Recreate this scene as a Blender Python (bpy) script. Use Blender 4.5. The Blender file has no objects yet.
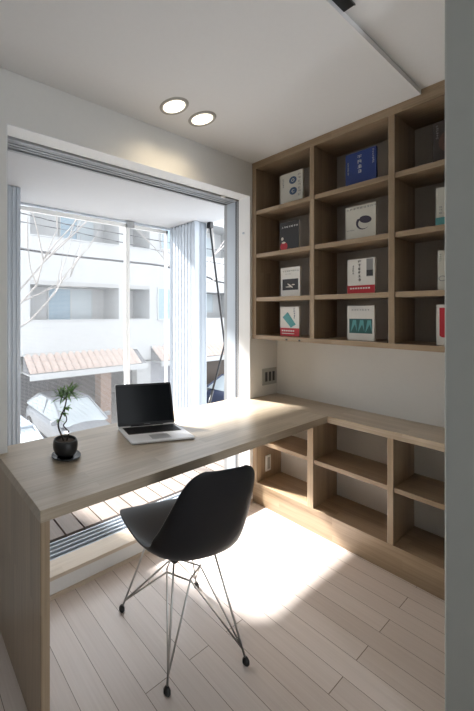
import bpy, bmesh, math, random
from mathutils import Vector, Matrix
random.seed(7)
S = bpy.context.scene
COL = S.collection
PI = math.pi

# ------------------------------------------------------------------ helpers
class MB:
    def __init__(s): s.bm = bmesh.new(); s.uvl = None
    def _add(s, verts, faces, mi=0, smooth=False):
        vs = [s.bm.verts.new(v) for v in verts]
        for f in faces:
            try:
                fc = s.bm.faces.new([vs[i] for i in f]); fc.material_index = mi; fc.smooth = smooth
            except ValueError: pass
        return vs
    def box(s, x0, x1, y0, y1, z0, z1, mi=0, M=None):
        if x0 > x1: x0, x1 = x1, x0
        if y0 > y1: y0, y1 = y1, y0
        if z0 > z1: z0, z1 = z1, z0
        v = [Vector(p) for p in ((x0,y0,z0),(x1,y0,z0),(x1,y1,z0),(x0,y1,z0),(x0,y0,z1),(x1,y0,z1),(x1,y1,z1),(x0,y1,z1))]
        if M: v = [M @ p for p in v]
        s._add(v, [(0,3,2,1),(4,5,6,7),(0,1,5,4),(1,2,6,5),(2,3,7,6),(3,0,4,7)], mi)
        return s
    def tube(s, pts, r, n=8, mi=0, caps=True):
        pts = [Vector(p) for p in pts]
        rs = r if isinstance(r, (list, tuple)) else [r]*len(pts)
        rings = []
        up = None
        for i, p in enumerate(pts):
            if i == 0: t = pts[1]-pts[0]
            elif i == len(pts)-1: t = pts[-1]-pts[-2]
            else: t = (pts[i+1]-p).normalized() + (p-pts[i-1]).normalized()
            t.normalize()
            if up is None:
                up = t.orthogonal().normalized()
            else:
                up = (up - t*up.dot(t))
                if up.length < 1e-5: up = t.orthogonal()
                up.normalize()
            b = t.cross(up)
            rings.append([p + (up*math.cos(2*PI*k/n) + b*math.sin(2*PI*k/n))*rs[i] for k in range(n)])
        verts = [v for ring in rings for v in ring]
        faces = []
        for i in range(len(pts)-1):
            for k in range(n):
                a = i*n+k; b2 = i*n+(k+1) % n
                faces.append((a, b2, b2+n, a+n))
        if caps:
            faces.append(tuple(range(n-1, -1, -1))); faces.append(tuple((len(pts)-1)*n+k for k in range(n)))
        s._add(verts, faces, mi, True)
        return s
    def lathe(s, prof, c=(0,0,0), n=32, mi=0, close=True):
        verts = []; faces = []
        for (r, z) in prof:
            for k in range(n):
                a = 2*PI*k/n
                verts.append((c[0]+r*math.cos(a), c[1]+r*math.sin(a), c[2]+z))
        m = len(prof)
        for i in range(m-1):
            for k in range(n):
                faces.append((i*n+k, i*n+(k+1) % n, (i+1)*n+(k+1) % n, (i+1)*n+k))
        if close:
            faces.append(tuple(range(n-1, -1, -1))); faces.append(tuple((m-1)*n+k for k in range(n)))
        s._add(verts, faces, mi, True)
        return s
    def prism(s, poly, d0, d1, fn, mi=0, smooth=False):
        # poly: 2-D outline, fn(u, v, d) -> point
        n = len(poly)
        v = [fn(u, w, d0) for u, w in poly] + [fn(u, w, d1) for u, w in poly]
        f = [tuple(range(n-1, -1, -1)), tuple(range(n, 2*n))]
        for i in range(n): f.append((i, (i+1) % n, (i+1) % n + n, i+n))
        s._add(v, f, mi, smooth); return s
    def build(s, name, mats, parent=None, bevel=0, seg=2, sharp=True, recalc=True):
        bm = s.bm
        if recalc: bmesh.ops.recalc_face_normals(bm, faces=bm.faces[:])
        me = bpy.data.meshes.new(name); bm.to_mesh(me); bm.free()
        for m in (mats if isinstance(mats, (list, tuple)) else [mats]): me.materials.append(m)
        o = bpy.data.objects.new(name, me); COL.objects.link(o)
        if bevel:
            b = o.modifiers.new('b', 'BEVEL'); b.width = bevel; b.segments = seg; b.limit_method = 'ANGLE'; b.angle_limit = math.radians(40)
        if parent is not None:
            o.parent = parent
            # geometry is given in the parent's own frame
        return o

def empty(name, loc=(0,0,0), rz=0):
    o = bpy.data.objects.new(name, None); COL.objects.link(o)
    o.location = loc; o.rotation_euler = (0,0,rz); o.empty_display_size = .05
    return o
def tag(o, label=None, cat=None, group=None, kind=None):
    if label: o['label'] = label
    if cat: o['category'] = cat
    if group: o['group'] = group
    if kind: o['kind'] = kind
    return o
def struct(o): o['kind'] = 'structure'; return o

# ------------------------------------------------------------------ materials
def newmat(name):
    m = bpy.data.materials.new(name); m.use_nodes = True
    nt = m.node_tree; b = nt.nodes['Principled BSDF']
    return m, nt, b
def N(nt, t, **k):
    n = nt.nodes.new(t)
    for a, v in k.items(): setattr(n, a, v)
    return n
def plain(name, col, rough=.5, metal=0, spec=.5, noise=0, nscale=20, bump=0):
    m, nt, b = newmat(name)
    b.inputs['Base Color'].default_value = (*col, 1)
    b.inputs['Roughness'].default_value = rough
    b.inputs['Metallic'].default_value = metal
    b.inputs['Specular IOR Level'].default_value = spec
    tc = N(nt, 'ShaderNodeTexCoord'); nz = N(nt, 'ShaderNodeTexNoise')
    nz.inputs['Scale'].default_value = nscale; nz.inputs['Detail'].default_value = 4
    nt.links.new(tc.outputs['Object'], nz.inputs['Vector'])
    if noise:
        mx = N(nt, 'ShaderNodeMix', data_type='RGBA')
        mx.inputs['A'].default_value = (*[c*(1-noise) for c in col], 1)
        mx.inputs['B'].default_value = (*[min(1, c*(1+noise)) for c in col], 1)
        nt.links.new(nz.outputs['Fac'], mx.inputs['Factor']); nt.links.new(mx.outputs['Result'], b.inputs['Base Color'])
    if bump:
        bp = N(nt, 'ShaderNodeBump'); bp.inputs['Strength'].default_value = bump; bp.inputs['Distance'].default_value = .002
        nt.links.new(nz.outputs['Fac'], bp.inputs['Height']); nt.links.new(bp.outputs['Normal'], b.inputs['Normal'])
    return m
def wood(name, axis, c1, c2, stave=.035, length=.5, rough=.36, gap=0.0, gapcol=(.05,.035,.02), streak=.35, var=.5, offs=.5):
    """boards running along axis; the two other coordinates are summed across"""
    m, nt, b = newmat(name)
    tc = N(nt, 'ShaderNodeTexCoord'); sp = N(nt, 'ShaderNodeSeparateXYZ')
    nt.links.new(tc.outputs['Object'], sp.inputs[0])
    ax = 'XYZ'.index(axis); o = [i for i in range(3) if i != ax]
    ad = N(nt, 'ShaderNodeMath', operation='MULTIPLY_ADD')
    nt.links.new(sp.outputs[o[1]], ad.inputs[0]); ad.inputs[1].default_value = 0.97 if axis != 'Y' or name != 'floor_planks' else 0
    nt.links.new(sp.outputs[o[0]], ad.inputs[2])
    cb = N(nt, 'ShaderNodeCombineXYZ')
    nt.links.new(sp.outputs[ax], cb.inputs[0]); nt.links.new(ad.outputs[0], cb.inputs[1])
    br = N(nt, 'ShaderNodeTexBrick'); br.offset = offs; br.offset_frequency = 2
    br.inputs['Scale'].default_value = 1; br.inputs['Brick Width'].default_value = length; br.inputs['Row Height'].default_value = stave
    br.inputs['Mortar Size'].default_value = gap; br.inputs['Mortar Smooth'].default_value = 0
    br.inputs['Color1'].default_value = (0,0,0,1); br.inputs['Color2'].default_value = (1,1,1,1); br.inputs['Mortar'].default_value = (.5,.5,.5,1)
    nt.links.new(cb.outputs[0], br.inputs['Vector'])
    # grain
    mp = N(nt, 'ShaderNodeMapping'); mp.inputs['Scale'].default_value = (2.2, 60, 1)
    nt.links.new(cb.outputs[0], mp.inputs['Vector'])
    of = N(nt, 'ShaderNodeVectorMath', operation='MULTIPLY_ADD'); of.inputs[1].default_value = (9.3, 7.1, 5)
    nt.links.new(br.outputs['Color'], of.inputs[0]); nt.links.new(mp.outputs[0], of.inputs[2])
    nz = N(nt, 'ShaderNodeTexNoise'); nz.inputs['Scale'].default_value = 1.6; nz.inputs['Detail'].default_value = 5; nz.inputs['Distortion'].default_value = .6
    nt.links.new(of.outputs[0], nz.inputs['Vector'])
    a1 = N(nt, 'ShaderNodeMath', operation='MULTIPLY'); a1.inputs[1].default_value = var
    nt.links.new(br.outputs['Color'], a1.inputs[0])
    mr = N(nt, 'ShaderNodeMapRange'); mr.inputs['From Min'].default_value = .3; mr.inputs['From Max'].default_value = .72
    nt.links.new(nz.outputs['Fac'], mr.inputs['Value'])
    a2 = N(nt, 'ShaderNodeMath', operation='MULTIPLY_ADD'); a2.inputs[1].default_value = 1-var; 
    nt.links.new(mr.outputs[0], a2.inputs[0]); nt.links.new(a1.outputs[0], a2.inputs[2])
    mx = N(nt, 'ShaderNodeMix', data_type='RGBA'); mx.inputs['A'].default_value = (*c1, 1); mx.inputs['B'].default_value = (*c2, 1)
    nt.links.new(a2.outputs[0], mx.inputs['Factor'])
    out = mx.outputs['Result']
    if gap:
        m2 = N(nt, 'ShaderNodeMix', data_type='RGBA'); m2.inputs['B'].default_value = (*gapcol, 1)
        nt.links.new(out, m2.inputs['A']); nt.links.new(br.outputs['Fac'], m2.inputs['Factor']); out = m2.outputs['Result']
    nt.links.new(out, b.inputs['Base Color'])
    b.inputs['Roughness'].default_value = rough
    b.inputs['Specular IOR Level'].default_value = .5; b.inputs['Coat Weight'].default_value = .5; b.inputs['Coat Roughness'].default_value = .32
    bp = N(nt, 'ShaderNodeBump'); bp.inputs['Strength'].default_value = .15; bp.inputs['Distance'].default_value = .001
    nt.links.new(nz.outputs['Fac'], bp.inputs['Height']); nt.links.new(bp.outputs['Normal'], b.inputs['Normal'])
    return m
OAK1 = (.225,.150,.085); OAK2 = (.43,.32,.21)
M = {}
M['topX_lit'] = wood('oak_top_x_lit', 'X', (.30,.235,.16), (.53,.44,.34), .045, .62)  # desktop: same oak, with the pale grey of skylight put into its colours
M['topY_lit'] = wood('oak_top_y_lit', 'Y', (.34,.26,.175), (.57,.47,.36), .045, .62)  # countertop: oak lightened in colour to look lit from above
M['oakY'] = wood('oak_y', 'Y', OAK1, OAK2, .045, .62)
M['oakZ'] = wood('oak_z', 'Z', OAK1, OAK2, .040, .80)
M['floor'] = wood('floor_planks', 'Y', (.64,.555,.505), (.81,.73,.68), .1075, .9, rough=.35, gap=.0012, gapcol=(.22,.16,.12), var=.55, offs=.37)
M['deck'] = wood('deck_wood', 'Y', (.17,.135,.115), (.27,.22,.19), .12, 3, rough=.6)
M['ledge'] = wood('ledge_wood', 'X', (.52,.42,.31), (.68,.58,.46), .12, 1.4)
M['wall'] = plain('wall_paint', (.76,.745,.715), .85, noise=.02, nscale=60, bump=.08)
M['ceil'] = plain('ceiling_paint', (.79,.785,.78), .9, noise=.015, nscale=50)
M['grey'] = plain('grey_partition', (.40,.415,.395), .75, noise=.02)
M['white'] = plain('white_trim', (.82,.82,.81), .4)
M['alu'] = plain('aluminium_frame', (.36,.37,.38), .4, .35)
M['aluL'] = plain('pale_aluminium', (.50,.55,.61), .35, .2)
M['ring'] = plain('lamp_ring', (.42,.40,.36), .5)  # beige, darkened in colour for the shade of a recessed ring
M['aluD'] = plain('dark_channel', (.06,.06,.065), .5)
M['soffit'] = plain('soffit_board', (.55,.56,.58), .8, noise=.02, nscale=30)
M['black'] = plain('black_metal', (.02,.02,.022), .35)
M['shell'] = plain('black_plastic', (.006,.007,.010), .42, 0, .32)
M['chrome'] = plain('chrome_wire', (.62,.61,.59), .28, 1)
M['rubber'] = plain('black_rubber', (.01,.01,.01), .5)
M['plate'] = plain('socket_plate', (.42,.42,.40), .4, .3)
M['slot'] = plain('socket_insert', (.03,.03,.032), .4)
M['pot'] = plain('black_ceramic', (.014,.014,.015), .42, bump=.4, nscale=60)
M['saucer'] = plain('dark_glass_saucer', (.03,.03,.033), .12)
M['soil'] = plain('soil', (.05,.035,.025), .95, noise=.5, nscale=200, bump=.8)
M['leaf'] = plain('leaf_green', (.17,.34,.09), .5, noise=.4, nscale=30)
M['bark'] = plain('bark_dark', (.035,.024,.018), .7, noise=.4, nscale=80, bump=.5)
M['lapsil'] = plain('laptop_silver', (.84,.84,.86), .4, .1)
M['lapblk'] = plain('laptop_black', (.01,.01,.012), .4, 0, .3)
M['screen'] = plain('laptop_screen', (.004,.005,.007), .15, 0, .12)
M['key'] = plain('laptop_keys', (.02,.02,.022), .5)
M['housew'] = plain('render_white', (.46,.465,.47), .9, noise=.05, nscale=3)
M['houseg'] = plain('render_cream', (.38,.38,.38), .9, noise=.05, nscale=3)
M['hdark'] = plain('carport_grey', (.16,.16,.17), .8, noise=.2, nscale=4)
M['brick'] = plain('brown_pillar', (.24,.15,.11), .8, noise=.2, nscale=14)
M['tile'] = plain('clay_tile', (.46,.37,.33), .7, noise=.18, nscale=7)
M['wglass'] = plain('window_glass_sky', (.27,.37,.45), .12)  # opaque panes; the reflected sky is painted in as pale blue
M['curtain'] = plain('pale_window', (.42,.47,.50), .4)
M['hframe'] = plain('window_frame_grey', (.45,.47,.48), .5)
M['street'] = plain('street_concrete', (.22,.22,.22), .9, noise=.1, nscale=2)
M['carbody'] = plain('car_silver', (.26,.28,.31), .3, .4)
M['carblue'] = plain('car_blue_grey', (.30,.35,.41), .3, .4)
M['cardark'] = plain('car_navy', (.04,.05,.09), .3, .2)
M['glass'] = plain('car_glass', (.42,.47,.50), .08, .2)  # bright base colour stands in for sky reflected in the car windows
M['tyre'] = plain('tyre', (.02,.02,.02), .8)
M['headl'] = plain('headlight', (.7,.72,.74), .1, .3)
M['cable'] = plain('cable_black', (.05,.05,.055), .6)
M['branch'] = plain('branch_bark', (.30,.28,.27), .9, noise=.3, nscale=20)
M['paper'] = plain('book_pages', (.70,.66,.58), .8)
M['bkwhite'] = plain('cover_white', (.72,.70,.66), .5, noise=.03, nscale=60)
M['bkcream'] = plain('cover_cream', (.62,.60,.53), .5, noise=.05, nscale=60)
M['bkblack'] = plain('cover_black', (.03,.028,.03), .4)
M['bkbrown'] = plain('cover_brown_black', (.045,.032,.028), .4, noise=.4, nscale=40)
M['bkblue'] = plain('cover_blue', (.012,.038,.19), .4)
M['bkteal'] = plain('print_teal', (.10,.33,.34), .5)
M['bkteald'] = plain('print_dark_teal', (.03,.11,.11), .5)
M['bkred'] = plain('band_red', (.52,.025,.04), .45)
M['ink'] = plain('ink_black', (.03,.03,.035), .6)
M['inkblue'] = plain('ink_blue', (.06,.10,.17), .6)
M['inkdark'] = plain('ink_plum', (.045,.035,.06), .6)
M['inkwhite'] = plain('ink_white', (.75,.75,.73), .6)
M['inkgrey'] = plain('ink_grey', (.25,.25,.25), .6)

def emis(name, col, st):
    m, nt, b = newmat(name)
    b.inputs['Base Color'].default_value = (.9,.9,.88,1)
    b.inputs['Emission Color'].default_value = (*col, 1); b.inputs['Emission Strength'].default_value = st
    return m
M['lamp'] = emis('lamp_lens', (1,.90,.72), 1.0)
def perforated():
    m, nt, b = newmat('perforated_white_metal')
    b.inputs['Base Color'].default_value = (.52,.54,.56,1); b.inputs['Roughness'].default_value = .45
    tc = N(nt, 'ShaderNodeTexCoord'); sp = N(nt, 'ShaderNodeSeparateXYZ'); nt.links.new(tc.outputs['Object'], sp.inputs[0])
    P = .0105
    def cell(sock, off=0):
        a = N(nt, 'ShaderNodeMath', operation='MULTIPLY_ADD'); a.inputs[1].default_value = 1/P; a.inputs[2].default_value = off; nt.links.new(sock, a.inputs[0])
        f = N(nt, 'ShaderNodeMath', operation='FRACT'); nt.links.new(a.outputs[0], f.inputs[0])
        s = N(nt, 'ShaderNodeMath', operation='SUBTRACT'); s.inputs[1].default_value = .5; nt.links.new(f.outputs[0], s.inputs[0])
        q = N(nt, 'ShaderNodeMath', operation='MULTIPLY'); nt.links.new(s.outputs[0], q.inputs[0]); nt.links.new(s.outputs[0], q.inputs[1])
        return q.outputs[0]
    sm = N(nt, 'ShaderNodeMath', operation='ADD'); nt.links.new(cell(sp.outputs[0]), sm.inputs[0]); nt.links.new(cell(sp.outputs[2]), sm.inputs[1])
    lt = N(nt, 'ShaderNodeMath', operation='GREATER_THAN'); lt.inputs[1].default_value = .45**2; nt.links.new(sm.outputs[0], lt.inputs[0])
    nt.links.new(lt.outputs[0], b.inputs['Alpha'])
    return m
M['perf'] = perforated()

# ------------------------------------------------------------------ dimensions (metres), camera eye at x=0 y=0
YW = 1.426; XW = 2.458; ZC = 2.36; ZC2 = 2.383; DZ = .72
SX = 2.151                                   # front of the shelves
# room shell
struct(MB().box(-1.6, XW, -2.6, YW, -.08, 0).build('floor', M['floor']))
c = MB(); c.box(-1.6, XW, .553, YW, ZC, ZC+.2); c.box(-1.6, XW, -2.6, .553, ZC2, ZC+.2)
struct(c.build('ceiling', M['ceil']))
OXL, OXR, OZ0, OZ1 = .424, 2.131, .083, 2.131
w = MB(); w.box(-1.6, OXL, YW, YW+.10, 0, ZC+.2); w.box(OXR+.0, XW+.1, YW, YW+.10, 0, ZC+.2)
w.box(OXL, OXR, YW, YW+.10, OZ1, ZC+.2); w.box(OXL, OXR, YW, YW+.10, 0, OZ0)
struct(w.build('wall_back', M['wall']))
struct(MB().box(XW, XW+.1, -2.6, YW, 0, ZC+.2).build('wall_right', M['wall']))
struct(MB().box(-1.7, -1.6, -2.6, YW+.1, 0, ZC+.2).build('wall_left', M['grey']))
bw = MB(); bw.box(-1.7, -1.5, -2.7, -2.6, 0, ZC+.2); bw.box(1.35, 1.452, -2.7, -2.6, 0, ZC+.2); bw.box(-1.5, -.1, -2.7, -2.6, 0, ZC+.2); bw.box(-.1, 1.35, -2.7, -2.6, 0, .1); bw.box(-.1, 1.35, -2.7, -2.6, 2.25, ZC+.2)  # opening behind the camera is added to let fill light into the room
struct(bw.build('wall_behind', M['grey']))
struct(MB().box(1.452, XW, -2.6, .318, 0, ZC2).build('wall_front', M['grey'], bevel=.006, seg=3))
struct(MB().box(OXL-.03, SX-.001, YW-.008, YW, 0, .018).build('baseboard_back', M['ledge']))
tr = MB(); tr.box(OXL, OXR, YW, YW+.088, OZ1-.004, OZ1); tr.box(OXR-.004, OXR, YW, YW+.088, .102, OZ1-.004); tr.box(OXL, OXL+.004, YW, YW+.088, .102, OZ1-.004)
struct(tr.build('trim_1', M['white']))
struct(MB().box(OXL, OXR, YW-.004, YW+.095, OZ0, .102).build('trim_2', M['ledge'], bevel=.002))
struct(MB().box(-1.6, XW, .5505, .553, ZC, ZC2).build('trim_3', M['ceil']))

# window frame: header channels, jambs, floor tracks (the sliding sashes stand folded into the right jamb)
win = empty('window_1', (1.23, YW+.05, .1)); struct(win)
def wp(mb, name, mat, bevel=0):
    o = mb.build(name, mat, win, bevel); o.location = (-1.23, -(YW+.05), -.1); return o
h = MB()
for y0, y1, z in [(1.522,1.536,2.118),(1.545,1.560,2.121),(1.569,1.584,2.121),(1.593,1.608,2.121),(1.620,1.637,2.116)]:
    h.box(OXL, OXR+.03, y0, y1, z, 2.16)
wp(h, 'frame_header', M['alu'])
wp(MB().box(OXL, OXR, 1.5225, 1.636, 2.130, 2.16), 'header_groove', M['aluD'])
for xa, xb, sg in ((OXL-.03, OXL+.004, 1), (OXR-.004, OXR+.03, -1)):
    j = MB(); j.box(xa, xb, 1.522, 1.530, .1, 2.12); j.box(xa, xb, 1.612, 1.637, .1, 2.12); wp(j, 'frame_jamb', M['alu'])
    j = MB(); j.box(xa, xb, 1.516, 1.522, .1, 2.13); j.box(xa, xb-.004 if sg > 0 else xb, 1.530, 1.540, .1, 2.12) if sg < 0 else None; wp(j, 'jamb_seal', M['aluD'])
    wp(MB().box(xa, xb, 1.541, 1.611, .1, 2.12), 'sash_edge', M['aluL'])
t = MB(); t.box(OXL, OXR, 1.521, 1.637, .05, .086)
for k in range(5): t.box(OXL, OXR, 1.521+k*.0275, 1.527+k*.0275, .086, .101)
wp(t, 'frame_track', M['aluL'])
wp(MB().box(OXL, OXR, 1.5215, 1.637, .0862, .088), 'track_groove', M['alu'])
wp(MB().box(1.94, 1.976, 1.508, 1.524, 2.112, 2.127), 'catch', M['white'], .003)
wp(MB().box(2.119, 2.127, 1.467, 1.481, 1.873, 1.887), 'stop_button', M['aluL'], .003)

# balcony
struct(MB().box(-1.2, 2.52, 1.54, 2.50, 2.15, 2.40).build('balcony_soffit', M['soffit']))
d = MB()
x = -1.2; k = 0
while x < 2.50:
    d.box(x, x+.110, 1.687, 2.47, .055, .08); x += .12
struct(d.build('balcony_deck', M['deck'], bevel=.002))
struct(MB().box(-1.2, 2.52, 1.53, 2.50, -.15, .0).build('balcony_slab', M['aluD']))  # slab coloured near-black so the gap before the deck looks shaded
struct(MB().box(.30, .44, 1.54, 2.50, 0, 2.149).build('balcony_sun_block', M['wall']))  # unseen wall, added to keep the sun off the left part of the floor
struct(MB().box(-1.2, 2.52, 2.475, 2.50, 0, .08).build('balcony_fascia', M['aluL']))
struct(MB().box(-1.2, 2.5, 2.445, 2.475, 2.138, 2.15).build('balcony_rail', M['aluL']))

# perforated screens
def screen(x0, x1, label):
    r = empty('perforated_screen', ((x0+x1)/2, 2.46, .08))
    tag(r, label, 'screen', 'perforated balcony screens')
    f = MB(); cx = (x0+x1)/2
    for a, b_ in ((x0, x0+.022), (x1-.022, x1)): f.box(a-cx, b_-cx, -.012, .012, 0, 2.045)
    for z0, z1 in ((0,.03),(2.015,2.045)): f.box(x0-cx, x1-cx, -.012, .012, z0, z1)
    f.build('frame', M['white'], r)
    p = MB(); p._add([(x0-cx+.02, 0, .02), (x1-cx-.02, 0, .02), (x1-cx-.02, 0, 2.03), (x0-cx+.02, 0, 2.03)], [(0,1,2,3)])
    p.build('perforated_sheet', M['perf'], r, recalc=False)
    return r
scr_ = screen(.742, 1.836, 'wide white perforated metal screen at the balcony edge, behind the bonsai')
screen(1.840, 2.330, 'narrow white perforated metal screen beside the folded shutter behind the laptop')
MB().box(.530, .61, -.035, -.014, 2.01, 2.066).build('bracket', M['alu'], scr_, .004)

def stack(x0, x1, y0, y1, n, label, group):
    r = empty('folded_shutter', ((x0+x1)/2, (y0+y1)/2, .08)); tag(r, label, 'shutter', group)
    cx, cy = (x0+x1)/2, (y0+y1)/2
    pitch = (y1-y0)/n
    for i in range(n):
        y = y0+i*pitch-cy
        m = MB(); w_ = x1-x0
        m.box(x0-cx, x1-cx, y+.006, y+pitch*.86, 0, 2.065)
        if i == 0:
            ks = 6
            m.box(x0-cx-.002, x0-cx+w_*.33, y-.004, y+.006, 0, 2.067)
            for q in range(ks):
                a = x0-cx+w_*(.37+.105*q); m.box(a, a+w_*.06, y-.002, y+.006, 0, 2.065)
        m.build('shutter_panel', M['aluL'], r, .002)
    g = MB().box(x0-cx+.004, x1-cx-.004, y0-cy+.012, y1-cy-.012, .01, 2.05); g.build('shutter_core', M['aluL'], r)
    return r
stack(2.335, 2.500, 2.112, 2.430, 8, 'tall pale grey folded metal shutter stack standing beyond the laptop', 'folded shutters')
stack(.46, .736, 2.152, 2.440, 7, 'pale grey folded metal shutter stack at the left end of the balcony', 'folded shutters')

# crank rod of the shutters
r = empty('crank_rod', (2.512, 2.082, 2.15)); tag(r, 'thin black jointed crank rod hanging from the soffit right of the folded shutter', 'rod')
MB().box(-.028, .018, -.02, .02, -.055, 0).build('ceiling_joint', M['black'], r, .004)
MB().tube([(-.005,0,-.05), (.067,-.102,-1.106)], .009).build('upper_rod', M['black'], r)
MB().tube([(.067,-.102,-1.106),(.064,-.102,-1.13),(-.095,-.102,-1.515)], .0085).build('lower_rod', M['black'], r)
MB().tube([(-.095,-.102,-1.515),(-.19,-.102,-1.75)], .012).build('handle', M['black'], r)

# ------------------------------------------------------------------ desk
dk = empty('desk', (.39, YW-.23, 0)); tag(dk, 'long light oak desk with a slab end panel, running along the window to the shelves', 'desk')
def at(mb, name, mat, par, bevel=0, seg=2):
    o = mb.build(name, mat, par, bevel, seg)
    return o
ox, oy = .39, YW-.23
def L(mb, name, mat, par, bevel=0, seg=2):            # geometry given in world coordinates, parented to an unrotated empty
    o = mb.build(name, mat, par, bevel, seg); o.location = (-par.location.x, -par.location.y, -par.location.z); return o
t = MB()
poly = [(.386,.952),(2.153,.952),(2.153,YW-.001),(OXR-.005,YW-.001),(OXR-.005,YW+.070),(OXL+.005,YW+.070),(OXL+.005,YW-.001),(.386,YW-.001)]
t.prism(poly, .682, DZ, lambda u, v, d_: (u, v, d_))
L(t, 'desktop', M['topX_lit'], dk, .0015)
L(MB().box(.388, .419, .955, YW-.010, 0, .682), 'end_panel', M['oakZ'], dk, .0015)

# ------------------------------------------------------------------ low shelf cabinet
cb = empty('low_shelf_cabinet', (2.3, .87, 0)); tag(cb, 'low open oak shelf cabinet of cubbyholes along the right wall', 'cabinet')
YE = .32
L(MB().box(2.155, XW-.001, YE, YW-.001, .682, DZ), 'countertop', M['topY_lit'], cb, .0015)
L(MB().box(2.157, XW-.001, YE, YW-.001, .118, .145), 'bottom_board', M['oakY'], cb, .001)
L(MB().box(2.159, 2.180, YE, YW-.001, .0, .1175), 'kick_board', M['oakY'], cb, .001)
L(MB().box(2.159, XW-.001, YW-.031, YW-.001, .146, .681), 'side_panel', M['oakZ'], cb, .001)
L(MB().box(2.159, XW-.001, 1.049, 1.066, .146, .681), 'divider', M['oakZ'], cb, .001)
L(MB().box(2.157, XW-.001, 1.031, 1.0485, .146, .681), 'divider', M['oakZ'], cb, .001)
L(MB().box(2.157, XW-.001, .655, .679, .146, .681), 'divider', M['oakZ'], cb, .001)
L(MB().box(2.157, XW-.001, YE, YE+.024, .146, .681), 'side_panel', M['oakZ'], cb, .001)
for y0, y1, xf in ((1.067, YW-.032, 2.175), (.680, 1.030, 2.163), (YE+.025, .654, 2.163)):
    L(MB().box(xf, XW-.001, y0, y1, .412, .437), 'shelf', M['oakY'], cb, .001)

# ------------------------------------------------------------------ wall bookshelf
ub = empty('wall_bookshelf', (2.3, .87, 1.137)); tag(ub, 'large oak wall shelf of square cubbyholes with books shown face out', 'bookshelf')
L(MB().box(2.440, XW-.001, YE, YW-.001, 1.150, ZC-.005), 'back_panel', plain('back_panel_taupe', (.52,.48,.44), .8), ub)
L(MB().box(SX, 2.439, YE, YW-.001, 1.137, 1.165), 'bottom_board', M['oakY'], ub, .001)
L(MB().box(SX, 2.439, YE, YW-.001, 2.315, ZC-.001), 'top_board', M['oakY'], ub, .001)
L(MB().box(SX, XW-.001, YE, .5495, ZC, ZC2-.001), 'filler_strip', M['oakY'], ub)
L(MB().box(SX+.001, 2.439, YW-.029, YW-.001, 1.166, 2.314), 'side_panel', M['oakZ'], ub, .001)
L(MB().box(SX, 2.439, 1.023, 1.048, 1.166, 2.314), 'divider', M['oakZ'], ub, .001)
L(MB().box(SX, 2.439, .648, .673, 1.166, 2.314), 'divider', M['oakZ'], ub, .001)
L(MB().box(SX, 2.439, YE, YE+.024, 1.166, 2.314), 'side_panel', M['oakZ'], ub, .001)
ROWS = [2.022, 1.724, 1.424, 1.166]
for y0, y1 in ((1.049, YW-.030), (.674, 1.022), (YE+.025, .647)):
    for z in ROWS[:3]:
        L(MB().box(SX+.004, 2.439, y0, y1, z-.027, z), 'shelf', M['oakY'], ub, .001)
for y in (1.186, 1.107):
    m = MB(); m.prism([(.006*math.cos(a*PI/6), .006*math.sin(a*PI/6)) for a in range(12)], SX-.002, SX, lambda u, v, d_, y=y: (d_, y+u, 1.147+v))
    L(m, 'screw_cap', M['black'], ub)

# ------------------------------------------------------------------ books (face out)
XB = 2.215
def glyph(m, y, z, s, x=-.0012, seed=0, mi=0):
    """a little brush-like character of a few strokes, on the cover plane; y runs to the viewer's left"""
    rnd = random.Random(seed)
    t_ = s*.10
    def hbar(zz, a=.42): m.box(x, 0, y-s*a, y+s*a, zz-t_/2, zz+t_/2, mi)
    def vbar(yy, a=.42): m.box(x, 0, yy-t_/2, yy+t_/2, z-s*a, z+s*a, mi)
    for k in range(rnd.choice((2,3))): hbar(z+s*(.32-.3*k), rnd.choice((.25,.4)))
    for k in range(rnd.choice((1,2))): vbar(y+s*rnd.choice((-.28,0,.28)), rnd.choice((.3,.42)))
def column(m, y, z, s, n, seed, mi=0):
    for k in range(n): glyph(m, y, z-k*s*1.12, s, seed=seed+k, mi=mi)
def row(m, y, z, s, n, seed, mi=0):
    for k in range(n): glyph(m, y-k*s*1.12, z, s, seed=seed+k, mi=mi)
def rect(m, y0, y1, z0, z1, x=-.0008): m.box(x, 0, y0, y1, z0, z1)
def book(row_, yl, yr, hh, th, cov, label, deco, spine=None, rz=0, lean=.0):
    z = ROWS[row_]; yc = (yl+yr)/2; wd = yl-yr
    b = empty('book', (XB, yc, z+.0005), rz); tag(b, label, 'book', 'books shown face out on the wall shelf')
    b.rotation_euler = (0, lean, rz)
    c_ = MB(); c_.box(0, .0018, -wd/2, wd/2, 0, hh); c_.box(th-.0018, th, -wd/2, wd/2, 0, hh)
    c_.box(.0018, th-.0018, -wd/2, -wd/2+.0018, 0, hh)
    c_.build('cover', spine or cov, b)
    if spine: MB().box(-.0004, 0, -wd/2, wd/2, 0, hh).build('cover_print', cov, b)
    MB().box(.0018, th-.0018, -wd/2+.0018, wd/2-.003, .003, hh-.003).build('page_block', M['paper'], b)
    # deco: list of (part name, material, function(mb, wd, hh))
    for nm, mat, fn in deco:
        m = MB(); fn(m, wd, hh); m.build(nm, mat, b)
    return b
W, H = 'w', 'h'
def T(fn): return fn
def d_band(h): return lambda m, w, hh: m.box(-.0016, .001, -w/2-.0006, w/2+.0006, 0, h)
def ring(m, y, z, r0, r1, n=20):
    o = [(-.0011, y+r1*math.cos(2*PI*k/n), z+r1*math.sin(2*PI*k/n)) for k in range(n)]
    i = [(-.0011, y+r0*math.cos(2*PI*k/n), z+r0*math.sin(2*PI*k/n)) for k in range(n)]
    m._add(o+i, [(k, (k+1) % n, n+(k+1) % n, n+k) for k in range(n)])
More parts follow.
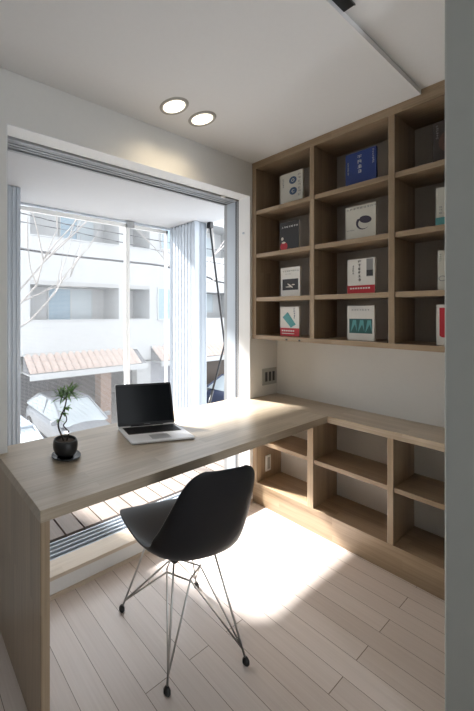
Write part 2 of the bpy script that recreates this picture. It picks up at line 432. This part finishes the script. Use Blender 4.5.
def disc(m, y, z, ry, rz, n=20, x=-.0011, a=0):
    m._add([(x, y+ry*math.cos(2*PI*k/n)*math.cos(a)-rz*math.sin(2*PI*k/n)*math.sin(a), z+ry*math.cos(2*PI*k/n)*math.sin(a)+rz*math.sin(2*PI*k/n)*math.cos(a)) for k in range(n)], [tuple(range(n))])

# row 0
book(0, 1.262, 1.119, .207, .018, M['bkcream'], 'white book with two blue round motifs, top shelf of the left column',
     [('motif', M['inkblue'], lambda m, w, h: (ring(m, -.010, h*.74, .010, .024), disc(m, -.010, h*.74, .007, .006))), ('motif', M['inkblue'], lambda m, w, h: (ring(m, -.012, h*.40, .010, .024), disc(m, -.014, h*.40, .008, .006))),
      ('title', M['inkgrey'], lambda m, w, h: column(m, -.050, h*.86, .019, 7, 3)), ('author', M['inkgrey'], lambda m, w, h: column(m, .052, h*.84, .011, 5, 9))])
book(0, .886, .744, .192, .016, M['bkblue'], 'deep blue book with a white title, top shelf of the middle column',
     [('title', M['inkwhite'], lambda m, w, h: column(m, .004, h*.84, .024, 4, 21)), ('subtitle', M['inkwhite'], lambda m, w, h: column(m, -.058, h*.92, .010, 7, 31)), ('author', M['inkwhite'], lambda m, w, h: column(m, .058, h*.74, .008, 8, 41)),
      ('foot_strip', M['bkteal'], lambda m, w, h: rect(m, -w/2, w/2, .002, .014))])
book(0, .524, .390, .202, .018, M['bkbrown'], 'nearly black book with a dim portrait, top shelf of the right column',
     [('picture', plain('dim_portrait', (.10,.05,.035), .5, noise=.7, nscale=60), lambda m, w, h: disc(m, .012, h*.5, .035, .05)),
      ('title', M['inkgrey'], lambda m, w, h: column(m, .052, h*.9, .010, 6, 51))])
# row 1
book(1, 1.265, 1.142, .188, .014, M['bkblack'], 'black book with a red and pale figure at its lower corner, left column',
     [('title', M['inkwhite'], lambda m, w, h: (row(m, .044, h*.83, .014, 7, 61))),
      ('picture', M['bkred'], lambda m, w, h: (disc(m, .035, h*.17, .024, .028), rect(m, -.01, .05, .001, .012))),
      ('figure', M['paper'], lambda m, w, h: (disc(m, .045, h*.44, .008, .011, x=-.0014), disc(m, .036, h*.30, .012, .006, x=-.0014)))], spine=M['bkwhite'])
book(1, .886, .746, .190, .016, M['bkcream'], 'cream book with a dark swirl on its cover, middle column',
     [('swirl', M['inkdark'], lambda m, w, h: [disc(m, -.016+.030*math.cos(math.radians(35-9*a)), h*.48+.034*math.sin(math.radians(35-9*a))-.002, .0068-.0003*a, .0068-.0003*a, 10, x=-.0012-.00001*a) for a in range(0, 19)] and [disc(m, -.024, h*.56, .029, .020, a=.35)]),
      ('title', M['inkgrey'], lambda m, w, h: row(m, .058, h*.92, .014, 9, 71)), ('author', M['inkgrey'], lambda m, w, h: row(m, .062, h*.30, .007, 5, 77))])
book(1, .514, .390, .186, .018, M['bkcream'], 'cream book with a teal foot band, right column',
     [('foot_band', M['bkteal'], d_band(.045)), ('title', M['inkgrey'], lambda m, w, h: column(m, .045, h*.50, .012, 3, 81))])
# row 2
book(2, 1.259, 1.136, .190, .018, M['bkwhite'], 'white book with a small black photograph in the middle, left column',
     [('picture', M['bkblack'], lambda m, w, h: rect(m, -.050, .050, h*.22, h*.60)),
      ('picture_detail', M['paper'], lambda m, w, h: (disc(m, 0, h*.37, .022, .005, a=.7, x=-.0014), disc(m, .01, h*.33, .020, .003, x=-.0014), disc(m, -.02, h*.40, .010, .004, x=-.0014))),
      ('title', M['inkgrey'], lambda m, w, h: row(m, .045, h*.87, .012, 8, 91)), ('author', M['inkgrey'], lambda m, w, h: row(m, .030, h*.77, .006, 6, 99))])
book(2, .876, .750, .193, .020, M['bkwhite'], 'white book with a red paper band and a grey photograph strip, middle column',
     [('paper_band', M['bkred'], d_band(.046)),
      ('picture', M['inkgrey'], lambda m, w, h: rect(m, -.055, -.026, h*.48, h*.98)),
      ('picture_detail', M['ink'], lambda m, w, h: m.box(-.0014, -.0008, -.055, -.026, h*.50, h*.66)),
      ('title', M['ink'], lambda m, w, h: column(m, .006, h*.92, .018, 6, 101)), ('author', M['ink'], lambda m, w, h: column(m, .036, h*.80, .009, 5, 108)),
      ('band_print', M['inkwhite'], lambda m, w, h: [m.box(-.0020, -.0016, .05-.012*k-.008, .05-.012*k, .026, .034) for k in range(8)])])
book(2, .507, .385, .188, .018, M['bkcream'], 'cream book with a grey outline drawing, right column',
     [('title', M['inkgrey'], lambda m, w, h: column(m, .052, h*.9, .009, 4, 111)), ('drawing', M['inkgrey'], lambda m, w, h: ring(m, .045, h*.3, .010, .013))])
# row 3
book(3, 1.262, 1.141, .191, .020, M['bkwhite'], 'white book with a tilted teal shape above a red paper band, bottom left',
     [('paper_band', M['bkred'], d_band(.052)),
      ('shape', M['bkteal'], lambda m, w, h: m._add([(-.0011, .045, h*.64), (-.0011, .012, h*.82), (-.0011, -.040, h*.40), (-.0011, -.008, h*.29)], [(0,1,2,3)])),
      ('title', M['inkblue'], lambda m, w, h: column(m, -.030, h*.92, .013, 5, 121)),
      ('band_print', M['inkwhite'], lambda m, w, h: [m.box(-.0020, -.0016, .05-.014*k-.010, .05-.014*k, .030, .039) for k in range(6)] and [m.box(-.0020, -.0016, -.03, .05, .014, .019)])])
book(3, .877, .752, .191, .018, M['bkwhite'], 'white book with pale forms in a dark teal picture, bottom of the middle column',
     [('picture', M['bkteald'], lambda m, w, h: rect(m, -.053, .053, h*.20, h*.62)),
      ('picture_detail', M['bkteal'], lambda m, w, h: [m._add([(-.0014, .046-.034*k, h*.22), (-.0014, .036-.034*k, h*.58), (-.0014, .020-.034*k, h*.58), (-.0014, .016-.034*k, h*.24), (-.0014, .026-.034*k, h*.46)], [(0,1,4),(1,2,3,4)]) for k in range(3)]),
      ('title', M['inkgrey'], lambda m, w, h: row(m, .038, h*.88, .011, 7, 131))])
book(3, .512, .390, .191, .018, M['bkwhite'], 'white book with a tall red shape, bottom of the right column',
     [('shape', M['bkred'], lambda m, w, h: (rect(m, .022, .050, h*.25, h*.92), disc(m, .036, h*.25, .014, .012)))])

# ------------------------------------------------------------------ sockets
s = empty('socket_plate', (2.354, YW, .856)); tag(s, 'grey three-slot socket plate on the wall above the desk corner', 'socket')
MB().box(-.088, .088, -.007, -.0005, -.060, .060).build('plate', M['plate'], s, .003)
for k in (-1, 0, 1): MB().box(.045*k-.012, .045*k+.012, -.010, -.007, -.034, .034).build('insert', M['slot'], s, .001)
s = empty('socket_plate', (2.287, YW-.031, .252)); tag(s, 'narrow white socket plate inside the left cubbyhole of the low cabinet', 'socket')
MB().box(-.030, .030, -.007, -.0005, -.056, .056).build('plate', M['white'], s, .003)
MB().box(-.014, .014, -.010, -.007, -.040, .040).build('insert', M['plate'], s, .001)

# ------------------------------------------------------------------ downlights
def downlight(x, y, label):
    e = empty('downlight', (x, y, ZC)); tag(e, label, 'ceiling light', 'round recessed downlights')
    MB().lathe([(.055,-.0035),(.058,-.007),(.069,-.006),(.072,-.0005)], n=40, close=False).build('trim_ring', M['ring'], e)
    MB().lathe([(.0,-.0035),(.055,-.0035)], n=40, close=False).build('lens', M['lamp'], e)
    ld = bpy.data.lights.new('downlight_lamp', 'SPOT'); ld.energy = 1.8; ld.color = (1,.82,.56); ld.spot_size = math.radians(150); ld.spot_blend = .8; ld.shadow_soft_size = .04
    lo = bpy.data.objects.new('downlight_lamp', ld); COL.objects.link(lo); lo.parent = e; lo.location = (0,0,-.02)
    return e
downlight(1.217, 1.234, 'left one of the two round warm downlights in the ceiling')
downlight(1.425, 1.236, 'right one of the two round warm downlights, nearer the shelves')
e = empty('ceiling_slot', (1.1, .53, ZC2)); tag(e, 'black recessed slot in the ceiling beside the step, at the top edge', 'vent')
MB().box(-.35, .262, -.012, .020, -.004, 0).build('slot', M['black'], e)
MB().box(-.352, .264, -.014, -.012, -.005, 0).build('edge', M['aluD'], e)

# ------------------------------------------------------------------ laptop
lp = empty('laptop', (1.112, 1.258, DZ+.0005), math.atan2(-.30, .955))
tag(lp, 'open silver laptop with a black screen standing on the desk', 'laptop')
hw, hd = .160, .106
def rr(w, d, r, n=5):
    p = []
    for cx_, cy_, a0 in ((w-r, d-r, 0), (-w+r, d-r, 90), (-w+r, -d+r, 180), (w-r, -d+r, 270)):
        for k in range(n+1):
            a = math.radians(a0+90*k/n); p.append((cx_+r*math.cos(a), cy_+r*math.sin(a)))
    return p
MB().prism(rr(hw, hd, .010), .003, .011, lambda u, v, z: (u, v, z)).build('base', M['lapsil'], lp, .0008)
MB().prism(rr(hw-.004, hd-.004, .010), 0, .003, lambda u, v, z: (u, v, z)).build('underside', M['lapblk'], lp)
kb = MB(); kb.prism(rr(.140, .048, .003), .0111, .0116, lambda u, v, z: (u, v+.040, z))
kbo = kb.build('keyboard', M['lapblk'], lp)
km = MB()
for rI in range(6):
    for cI in range(14):
        xk = -.134+cI*.0192; yk = .076-rI*.0150
        if rI == 5 and 4 <= cI <= 8:
            if cI == 4: km.box(xk, xk+.0192*5-.003, yk-.006, yk+.006, .0116, .0128)
            continue
        km.box(xk, xk+.0162, yk-.006, yk+.006, .0116, .0128)
km.build('keys', M['key'], kbo)
MB().prism(rr(.048, .027, .003), .0108, .0113, lambda u, v, z: (u, v-.058, z)).build('trackpad', plain('trackpad', (.55,.56,.58), .3, .4), lp)
tilt = math.radians(14)
Mt = Matrix.Translation((0, hd-.004, .012)) @ Matrix.Rotation(-tilt, 4, 'X')
lid = MB(); lid.prism(rr(hw, .1065, .008), 0, .005, lambda u, v, d_: Mt @ Vector((u, d_, v+.1065))); ld_o = lid.build('lid', M['lapsil'], lp, .0006)
sc = MB(); sc.prism(rr(hw-.0015, .1050, .008), -.0006, 0, lambda u, v, d_: Mt @ Vector((u, d_, v+.1068))); sc.build('bezel', M['lapblk'], ld_o)
sc = MB(); sc.prism(rr(hw-.010, .0935, .001), -.0010, -.0006, lambda u, v, d_: Mt @ Vector((u, d_, v+.1085))); sc.build('display', M['screen'], ld_o)
mk = MB()
for k in range(6): mk.box(-.016+k*.006, -.012+k*.006, -.0009, -.0006, .0045, .0075, M=Mt)
mk.build('badge', M['inkgrey'], ld_o)
MB().tube([(-.09, hd-.003, .012), (.09, hd-.003, .012)], .005).build('hinge', M['lapblk'], lp)

# ------------------------------------------------------------------ bonsai
PX, PY = .622, 1.253
so = MB(); so.lathe([(.030,0),(.050,.003),(.062,.010),(.0605,.0115),(.048,.0055),(.0,.005)], n=40)
so.bm.verts.ensure_lookup_table()
o = so.build('saucer', M['saucer']); o.location = (PX, PY, DZ+.0003); tag(o, 'small dark glossy round saucer under the plant pot', 'saucer')
bt = empty('bonsai', (PX-.003, PY+.001, DZ+.0062)); tag(bt, 'small twisted bonsai in a round black pot on the desk', 'potted plant')
MB().lathe([(.0,0),(.026,0),(.031,.003),(.043,.013),(.0500,.030),(.052,.046),(.0505,.060),(.047,.069),(.044,.070),(.043,.066),(.045,.056),(.0,.056)], n=40, close=False).build('pot', M['pot'], bt)
MB().lathe([(.0,.060),(.02,.063),(.0445,.058)], n=24, close=False).build('soil', M['soil'], bt)
# the stems lie roughly in the plane facing the window wall; x scale from the photograph
vr = Vector((.851, -.525, 0))       # a horizontal direction across the view
def sp(pts, rr_):
    return [Vector((0,0,z)) + vr*a + Vector((.525,.851,0))*b_ for a, b_, z in pts]
stem1 = sp([(-.006,0,.052),(-.012,0,.076),(-.026,.004,.104),(-.030,.002,.130),(-.020,-.002,.158),(-.008,.0,.186),(.000,.003,.210),(.004,0,.232),(.006,.0,.250)], 0)
stem2 = sp([(.004,.004,.052),(.009,.005,.074),(.014,.004,.096),(.000,.003,.112),(-.008,.002,.126),(.004,.002,.142),(.004,.004,.158),(-.004,.004,.180),(.000,.004,.206)], 0)
def smooth_path(p, k=3):
    out = []
    for i in range(len(p)-1):
        p0 = p[max(i-1,0)]; p1 = p[i]; p2 = p[i+1]; p3 = p[min(i+2, len(p)-1)]
        for q in range(k):
            t_ = q/k
            out.append(.5*((2*p1)+(-p0+p2)*t_+(2*p0-5*p1+4*p2-p3)*t_*t_+(-p0+3*p1-3*p2+p3)*t_**3))
    out.append(p[-1]); return out
s1 = smooth_path(stem1); s2 = smooth_path(stem2)
MB().tube(s1, [.0042-.0018*i/len(s1) for i in range(len(s1))]).tube(s1[-1:]+[s1[-1]+vr*.016+Vector((0,0,.012))], .0018).tube([s1[-4], s1[-4]-vr*.022+Vector((0,0,.014))], .0018).build('trunk', M['bark'], bt)
MB().tube(s2, [.0034-.0015*i/len(s2) for i in range(len(s2))]).build('second_trunk', M['bark'], bt)
def leaf(m, c_, d_, l, w_):
    d_ = d_.normalized(); sd = d_.cross(Vector((0,0,1)));
    if sd.length < .1: sd = Vector((1,0,0))
    sd.normalize(); n = sd.cross(d_)
    pts = []
    for t_, ww in ((0,.3),(.35,1),(.7,.8),(1,.05)):
        drop = -.18*l*t_*t_
        q = c_ + d_*l*t_ + Vector((0,0,drop))
        pts += [q+sd*w_*ww+n*w_*.3, q, q-sd*w_*ww+n*w_*.3]
    m._add(pts, [(3*i, 3*i+3, 3*i+4, 3*i+1) for i in range(3)] + [(3*i+1, 3*i+4, 3*i+5, 3*i+2) for i in range(3)], 0, True)
lf = MB(); rnd = random.Random(3)
tips = [s1[-1]+vr*.018+Vector((0,0,.012)), s1[-1]+vr*.004+Vector((0,0,.006)), s1[-4]-vr*.022+Vector((0,0,.014))]
for q, tp in enumerate(tips):
    for i in range(26):
        a = rnd.uniform(0, 2*PI); el = rnd.uniform(-.35, 1.2)
        leaf(lf, tp+Vector((rnd.uniform(-.004,.004), rnd.uniform(-.004,.004), rnd.uniform(-.006,.006))), Vector((math.cos(a)*math.cos(el), math.sin(a)*math.cos(el), math.sin(el))), rnd.uniform(.044,.066), rnd.uniform(.0026,.004))
for tp in (s1[14]+vr*.0, s2[-2], s1[17]+vr*.012, s1[11]-vr*.004):
    for i in range(7):
        a = rnd.uniform(0, 2*PI); el = rnd.uniform(-.5, .5)
        leaf(lf, tp, Vector((math.cos(a)*math.cos(el), math.sin(a)*math.cos(el), math.sin(el))), rnd.uniform(.018,.030), rnd.uniform(.003,.005))
lf.build('foliage', M['leaf'], bt, recalc=False)

# ------------------------------------------------------------------ chair
CH = empty('shell_chair', (1.026, .999, 0), -math.atan2(.235, .972))
tag(CH, 'black moulded shell chair on chrome wire legs at the desk', 'chair')
# stations: f, z, half width, edge lift along the normal, curl power
ST = [( .238,.364,.070,-.002),(.245,.374,.112,-.003),(.247,.388,.145,-.003),(.241,.400,.168,-.001),(.225,.408,.187,.0),(.195,.412,.200,.004),(.150,.410,.208,.009),(.08,.402,.210,.016),
      ( .00,.394,.208,.028),(-.07,.390,.203,.045),(-.125,.398,.199,.066),(-.165,.420,.196,.084),(-.190,.455,.192,.088),(-.208,.500,.187,.078),
      (-.224,.560,.180,.062),(-.238,.620,.171,.048),(-.252,.680,.160,.034),(-.263,.730,.147,.024),(-.270,.763,.130,.016),(-.274,.783,.108,.011),(-.276,.793,.080,.008)]
def shell_pt(i, t_):
    f0, z0, hw_, e_ = ST[i]
    a = ST[max(i-1,0)]; b_ = ST[min(i+1, len(ST)-1)]
    tx, tz = b_[0]-a[0], b_[1]-a[1]; l = math.hypot(tx, tz); nx, nz = tz/l, -tx/l     # normal towards the sitter
    k = abs(t_)**2.4
    return Vector((.003+hw_*math.sin(t_*1.35)/math.sin(1.35), f0+nx*e_*k, z0+nz*e_*k))
NT = 16
m = MB()
vs = [shell_pt(i, -1+2*j_/NT) for i in range(len(ST)) for j_ in range(NT+1)]
fs = [(i*(NT+1)+j_, i*(NT+1)+j_+1, (i+1)*(NT+1)+j_+1, (i+1)*(NT+1)+j_) for i in range(len(ST)-1) for j_ in range(NT)]
m._add(vs, fs, 0, True)
sh = m.build('seat_shell', M['shell'], CH, recalc=False)
md = sh.modifiers.new('s', 'SOLIDIFY'); md.thickness = .008; md.offset = 0
md = sh.modifiers.new('ss', 'SUBSURF'); md.levels = 1; md.render_levels = 2
FEET = {'rl': (-.172,-.184), 'rr': (.160,-.188), 'fl': (-.198,.164), 'fr': (.190,.170)}
WR = .0042
for k_, (a, b_) in FEET.items():
    sx_, sy_ = (1 if a > 0 else -1), (1 if b_ > 0 else -1)
    top = Vector((sx_*.088, sy_*.090, .385)); bot = Vector((a, b_, .012))
    lo = MB().tube([bot, top], WR, 10).build('leg', M['chrome'], CH)
    fo = MB().lathe([(.0,0),(.010,0),(.0125,.004),(.0125,.014),(.009,.021),(.006,.026)], (a, b_, 0), 16).build('foot', M['rubber'], lo)
A_, B_, C_, D_ = Vector((-.068,.0,.262)), Vector((.0,-.072,.262)), Vector((0,.070,.262)), Vector((.070,0,.262))
C2, D2 = Vector((-.002,.064,.262)), Vector((.082,-.014,.262))
def nearfoot(k_, t_=.10):
    a, b_ = FEET[k_]; sx_, sy_ = (1 if a > 0 else -1), (1 if b_ > 0 else -1)
    return Vector((a, b_, .012)).lerp(Vector((sx_*.088, sy_*.090, .385)), t_)
for path in ([nearfoot('fl'), A_, B_, nearfoot('rr')], [nearfoot('fl'), C2, D2, nearfoot('rr')],
             [nearfoot('rl'), A_+Vector((.004,.006,.008)), C2+Vector((-.002,0,.008)), nearfoot('fr')], [nearfoot('rl'), B_+Vector((0,.004,.008)), D2+Vector((0,-.004,.008)), nearfoot('fr')]):
    p = []
    for i, q in enumerate(path):
        if 0 < i < len(path)-1:
            p += [q.lerp(path[i-1], .06), q, q.lerp(path[i+1], .12)]
        else: p.append(q)
    MB().tube(p, WR*.85, 8).build('brace_wire', M['chrome'], CH)
fr_ = [Vector((x_, y_, .380)) for x_, y_ in ((-.088,-.09),(.088,-.09),(.088,.09),(-.088,.09),(-.088,-.09))]
MB().tube(fr_, WR*.9, 8).build('seat_frame', M['chrome'], CH)
for x_, y_ in ((-.088,-.09),(.088,-.09),(.088,.09),(-.088,.09)):
    MB().lathe([(.0,.374),(.014,.374),(.016,.380),(.016,.391),(.0,.391)], (x_, y_, 0), 14).build('shock_mount', M['rubber'], CH)

# ------------------------------------------------------------------ outside: street, house, cars, cables, trees
ZG = -2.8
struct(MB().box(-14, 30, 2.9, 34, ZG-.1, ZG).build('street', M['street']))
YH = 10.5
hs = empty('house', (7.5, YH, ZG)); tag(hs, 'white three-storey house across the street with balconies and a tiled awning', 'house')
def HL(mb, name, mat, bevel=0, par=None):
    o = mb.build(name, mat, par or hs, bevel); 
    if par is None: o.location = (-7.5, -YH, -ZG)
    return o
YR = YH+1.1
w = MB()
w.box(3.2, 17.5, YR, YR+6, -.1, 6.6)                       # body behind the balconies
w.box(3.2, 17.5, YR+2.6, YR+6, ZG, -.1)
w.box(3.2, 3.9, YH, YR, -.1, 6.6); w.box(7.46, 7.80, YH, YR, -.1, 6.6); w.box(9.0, 12.3, YH, YR, -.1, 6.6); w.box(14.8, 17.5, YH, YR, -.1, 6.6)
w.box(3.2, 17.5, YH+.02, YR, 5.4, 6.6)
HL(w, 'wall', M['housew'])
for x0, x1 in ((3.9, 7.46), (7.80, 9.0), (12.3, 14.8)):
    HL(MB().box(x0, x1, YH, YH+.12, -.05, 1.03).box(x0, x1, YH-.02, YH+.14, 1.03, 1.07), 'balcony_parapet', M['housew'])
    HL(MB().box(x0, x1, YH, YH+.12, 2.40, 3.86).box(x0, x1, YH-.02, YH+.14, 3.86, 3.90), 'balcony_parapet', M['housew'])
    HL(MB().box(x0, x1, YH+.12, YR, -.05, .05), 'balcony_floor', M['houseg']); HL(MB().box(x0, x1, YH, YR, 2.25, 2.40), 'balcony_floor', M['houseg'])
def hwin(x0, x1, z0, z1, y, split=True):
    f = MB()
    f.box(x0-.05, x1+.05, y-.05, y, z0-.05, z0); f.box(x0-.05, x1+.05, y-.05, y, z1, z1+.05)
    f.box(x0-.05, x0, y-.05, y, z0, z1); f.box(x1, x1+.05, y-.05, y, z0, z1)
    if split: f.box((x0+x1)/2-.03, (x0+x1)/2+.03, y-.05, y, z0, z1)
    fo = HL(f, 'window', M['hframe'])
    xm = (x0+x1)/2 if split else x1
    MB().box(x0, xm, y-.03, y-.01, z0, z1).build('pane', M['wglass'], fo)
    if split: MB().box(xm, x1, y-.04, y-.02, z0, z1).build('pane', M['curtain'], fo)
hwin(5.03, 6.86, .1, 2.21, YR); hwin(5.50, 6.95, 3.95, 5.10, YR); hwin(7.95, 8.75, .15, 2.15, YR, False)
hwin(9.44, 10.05, 1.06, 2.30, YH, False); hwin(12.6, 14.1, 1.35, 2.25, YR); hwin(12.8, 14.0, 4.0, 5.1, YR); hwin(9.6, 10.6, 4.0, 5.0, YH)
for x0, x1 in ((3.66, 8.33), (9.06, 15.0)):
    a = MB(); n = int((x1-x0)/.26)
    for k in range(n):
        for rI in range(2):
            xx = x0+(k+.5)*.26; y0 = YH-.05-rI*.27; z0 = -.10-rI*.22
            pts0 = []; 
            for q in range(7):
                an = PI*q/6; pts0.append((xx+.125*math.cos(an), .07*math.sin(an)))
            top = [(u, y0, z0+v) for u, v in pts0]; bot = [(u, y0-.30, z0-.26+v) for u, v in pts0]
            a._add(top+bot, [(i, i+1, i+8, i+7) for i in range(6)] + [tuple(range(7,14))], 0, True)
    aw = HL(a, 'awning_tiles', M['tile'])
    HL(MB().box(x0, x1, YH-.66, YH-.60, -.80, -.60).box(x0, x1, YH-.62, YH, -.66, -.60), 'awning_fascia', M['housew'])
    HL(MB().box(x0, x1, YH-.08, YH, -.12, -.05), 'awning_flashing', M['hframe'])
    m = MB(); m.prism([(YH-.60,-.62),(YH,-.62),(YH,-.12)], x0, x1, lambda u, v, d_: (d_, u, v)); HL(m, 'awning_core', M['hdark'])
HL(MB().box(3.2, 17.5, YR+2.5, YR+2.6, ZG, -.1), 'carport_wall', M['hdark'])
HL(MB().box(6.45, 6.90, YH-.3, YH+.1, ZG, -.66), 'pillar', M['brick'])
HL(MB().box(8.34, 9.05, YH, YH+.3, ZG, -.05), 'pillar', M['housew'])
HL(MB().box(9.05, 12.2, YH+.1, YH+.2, ZG, -.66), 'garage_shutter', plain('shutter_grey', (.30,.30,.33), .6))
HL(MB().box(12.3, 15, YH-.1, YH+.2, -1.95, -.85), 'garage_shutter', plain('shutter_brown', (.11,.085,.07), .6))
HL(MB().box(3.2, 17.5, YH, YR+2.6, -.66, -.60), 'carport_ceiling', M['houseg'])

def car(x, y, rz, body, label):
    c_ = empty('car', (x, y, ZG), rz); tag(c_, label, 'car', None)
    # nose points to -y; body lofted from side profile sections
    secs = [(-2.05,.35,.62,.60),(-1.95,.25,.74,.76),(-1.5,.22,.86,.82),(-.95,.22,.95,.84),(0,.22,.98,.85),(1.0,.22,1.0,.85),(1.7,.24,.98,.83),(2.0,.30,.86,.74),(2.05,.38,.7,.66)]
    m_ = MB(); vs_ = []
    for yy, zb, zt, hw_ in secs:
        for u, v in ((-.92,0),(-1,.25),(-1,.7),(-.86,.96),(-.4,1.02),(.4,1.02),(.86,.96),(1,.7),(1,.25),(.92,0)):
            vs_.append((u*hw_, yy, zb+(zt-zb)*v))
    n = 10; fs_ = [(i*n+k, i*n+(k+1) % n, (i+1)*n+(k+1) % n, (i+1)*n+k) for i in range(len(secs)-1) for k in range(n)]
    fs_ += [tuple(range(n)), tuple(range(len(secs)*n-1, (len(secs)-1)*n-1, -1))]
    m_._add(vs_, fs_, 0, True)
    bo = m_.build('body', body, c_); sb = bo.modifiers.new('s', 'SUBSURF'); sb.levels = 1; sb.render_levels = 2
    g = MB()
    sec = [(-1.05,.93,.72),(-.15,1.40,.60),(.95,1.44,.60),(1.75,1.00,.70)]
    vs_ = []
    for yy, zz, hw_ in sec: vs_ += [(-hw_, yy, zz), (hw_, yy, zz)]
    base = [(-.78,-1.1,.90),(.78,-1.1,.90),(-.78,1.8,.95),(.78,1.8,.95)]
    g._add(vs_+base, [(0,1,3,2),(2,3,5,4),(4,5,7,6),(0,2,8),(2,4,10,8),(4,6,10),(1,9,3),(3,9,11,5),(5,11,7),(0,8,9,1),(6,7,11,10)])
    g.build('windows', M['glass'], c_, .03)
    rf = MB(); rf.box(-.60,.60,-.18,1.0,1.395,1.455)
    for sx_ in (-1, 1):
        rf.tube([(sx_*.74,-1.10,.92),(sx_*.61,-.17,1.41)], .035, 6); rf.tube([(sx_*.61,.95,1.43),(sx_*.72,1.78,.98)], .05, 6); rf.tube([(sx_*.60,-.2,1.41),(sx_*.60,.98,1.43)], .035, 6); rf.tube([(sx_*.62,.3,1.42),(sx_*.76,.3,.95)], .03, 6)
    rf.build('roof', body, c_, .02)
    for sx_ in (-1, 1):
        for yy in (-1.3, 1.3):
            wm = MB(); wm.prism([(.31*math.cos(2*PI*q/24), .31*math.sin(2*PI*q/24)) for q in range(24)], sx_*.66, sx_*.86, lambda u, v, d_: (d_, yy+u, .31+v)); wo = wm.build('wheel', M['tyre'], c_, .02)
            hm = MB(); hm.prism([(.19*math.cos(2*PI*q/16), .19*math.sin(2*PI*q/16)) for q in range(16)], sx_*.86, sx_*.875, lambda u, v, d_: (d_, yy+u, .31+v)); hm.build('hubcap', M['aluL'], wo)
        MB().box(sx_*.40, sx_*.70, -2.02, -1.90, .56, .70).build('headlight', M['headl'], c_, .03)
        MB().box(sx_*.82, sx_*1.0, -.88, -.76, .93, 1.05).build('mirror', body, c_, .02)
    MB().box(-.33,.33,-2.07,-1.98,.40,.52).build('grille', M['black'], c_, .01)
    return c_
car(4.85, 9.55, 0, M['carbody'], 'silver car parked under the tiled awning across the street')
car(2.30, 7.75, .05, M['carblue'], 'blue-grey car at the left edge of the street, seen beside the pot plant')
car(13.2, 8.9, PI/2, M['cardark'], 'dark car parked on the street, seen in the gap beside the crank rod')

def cable(pts, r_, label):
    m_ = MB(); m_.tube(smooth_path([Vector(p) for p in pts], 5), r_, 6); tag(m_.build('power_cable', M['cable']), label, 'cable', 'overhead cables')
cable([(-3,5.4,2.72),(2.07,6,2.493),(4.3,6.0,2.45),(5.55,6.0,2.432),(7.1,6.0,2.255),(7.83,6,2.131),(12,6,1.9)], .022, 'thick dark overhead cable sagging across the view of the white house')
cable([(-3,5.8,3.75),(2.1,6,3.15),(4.4,6.0,3.05),(7.3,6.0,3.0),(12,6,3.1)], .010, 'thin overhead cable just under the balcony soffit')
cable([(-3,5.8,3.0),(2.1,6.2,3.05),(4.4,6.2,2.92),(7.3,6.2,2.72),(12,6.2,2.5)], .008, 'thin overhead cable between the thick cable and the topmost one')

def tree(x, y, hgt, seed, label):
    t_ = empty('bare_tree', (x, y, ZG)); tag(t_, label, 'tree', 'bare trees along the street')
    rnd = random.Random(seed)
    MB().tube([(0,0,0),(.03,.02,hgt*.3),(-.03,.0,hgt*.55),(.04,.03,hgt*.8)], [.11,.09,.07,.04], 8).build('trunk', M['branch'], t_)
    m_ = MB()
    def br(p, d_, l, r_, dep):
        pts = [p]; q = p
        for k in range(4):
            d_ = (d_+Vector((rnd.uniform(-.25,.25), rnd.uniform(-.25,.25), rnd.uniform(-.08,.22)))).normalized()
            q = q + d_*l/4; pts.append(q)
            if dep > 0 and k > 0:
                for s_ in range(rnd.choice((1,2))):
                    nd = (d_+Vector((rnd.uniform(-.9,.9), rnd.uniform(-.6,.6), rnd.uniform(-.3,.8)))).normalized()
                    br(q, nd, l*.6, r_*.55, dep-1)
        m_.tube(pts, [r_*(1-.2*k) for k in range(5)], 5, caps=False)
    for k in range(6):
        a = rnd.uniform(0, 2*PI); z = hgt*rnd.uniform(.55, .85)
        br(Vector((0,0,z)), Vector((math.cos(a), math.sin(a)*.5, rnd.uniform(.1,.7))).normalized(), rnd.uniform(1.2,2.0), .020, 1)
    m_.build('branches', M['branch'], t_)
tree(5.35, 5.0, 7.0, 5, 'bare tree hidden behind the folded shutter, its branches fanning past the gap')
tree(1.55, 5.1, 6.8, 11, 'bare tree beyond the left end of the balcony with thin branches')

# ------------------------------------------------------------------ light
wd = bpy.data.worlds.new('World'); S.world = wd; wd.use_nodes = True
nt = wd.node_tree; bg = nt.nodes['Background']; bg.inputs['Color'].default_value = (.90,.95,1.0,1); bg.inputs['Strength'].default_value = 1.75
sun = bpy.data.lights.new('sun', 'SUN'); sun.energy = 18.0; sun.angle = math.radians(5); sun.color = (1,.98,.95)
so = bpy.data.objects.new('sun', sun); COL.objects.link(so)
dv = Vector((.40, -1.0, -1.08)); so.rotation_euler = dv.to_track_quat('-Z', 'Y').to_euler(); so.location = (-2, 8, 9)

# ------------------------------------------------------------------ camera
F_PX, CX, CY = 335.4, 97.0, 312.5
cd = bpy.data.cameras.new('camera'); cam = bpy.data.objects.new('camera', cd); COL.objects.link(cam)
cd.sensor_width = 36; cd.sensor_fit = 'AUTO'; cd.lens = F_PX/711*36
cd.shift_x = (237-CX)/711; cd.shift_y = -(355.5-CY)/711
cd.clip_start = .02; cd.clip_end = 200
cam.location = (0, 0, 1.32); cam.rotation_euler = (PI/2, 0, -math.atan2(.5247, .851))
S.camera = cam
S.view_settings.view_transform = 'Standard'; S.view_settings.look = 'None'; S.view_settings.gamma = 1
S.view_settings.use_curve_mapping = False; S.view_settings.exposure = .95
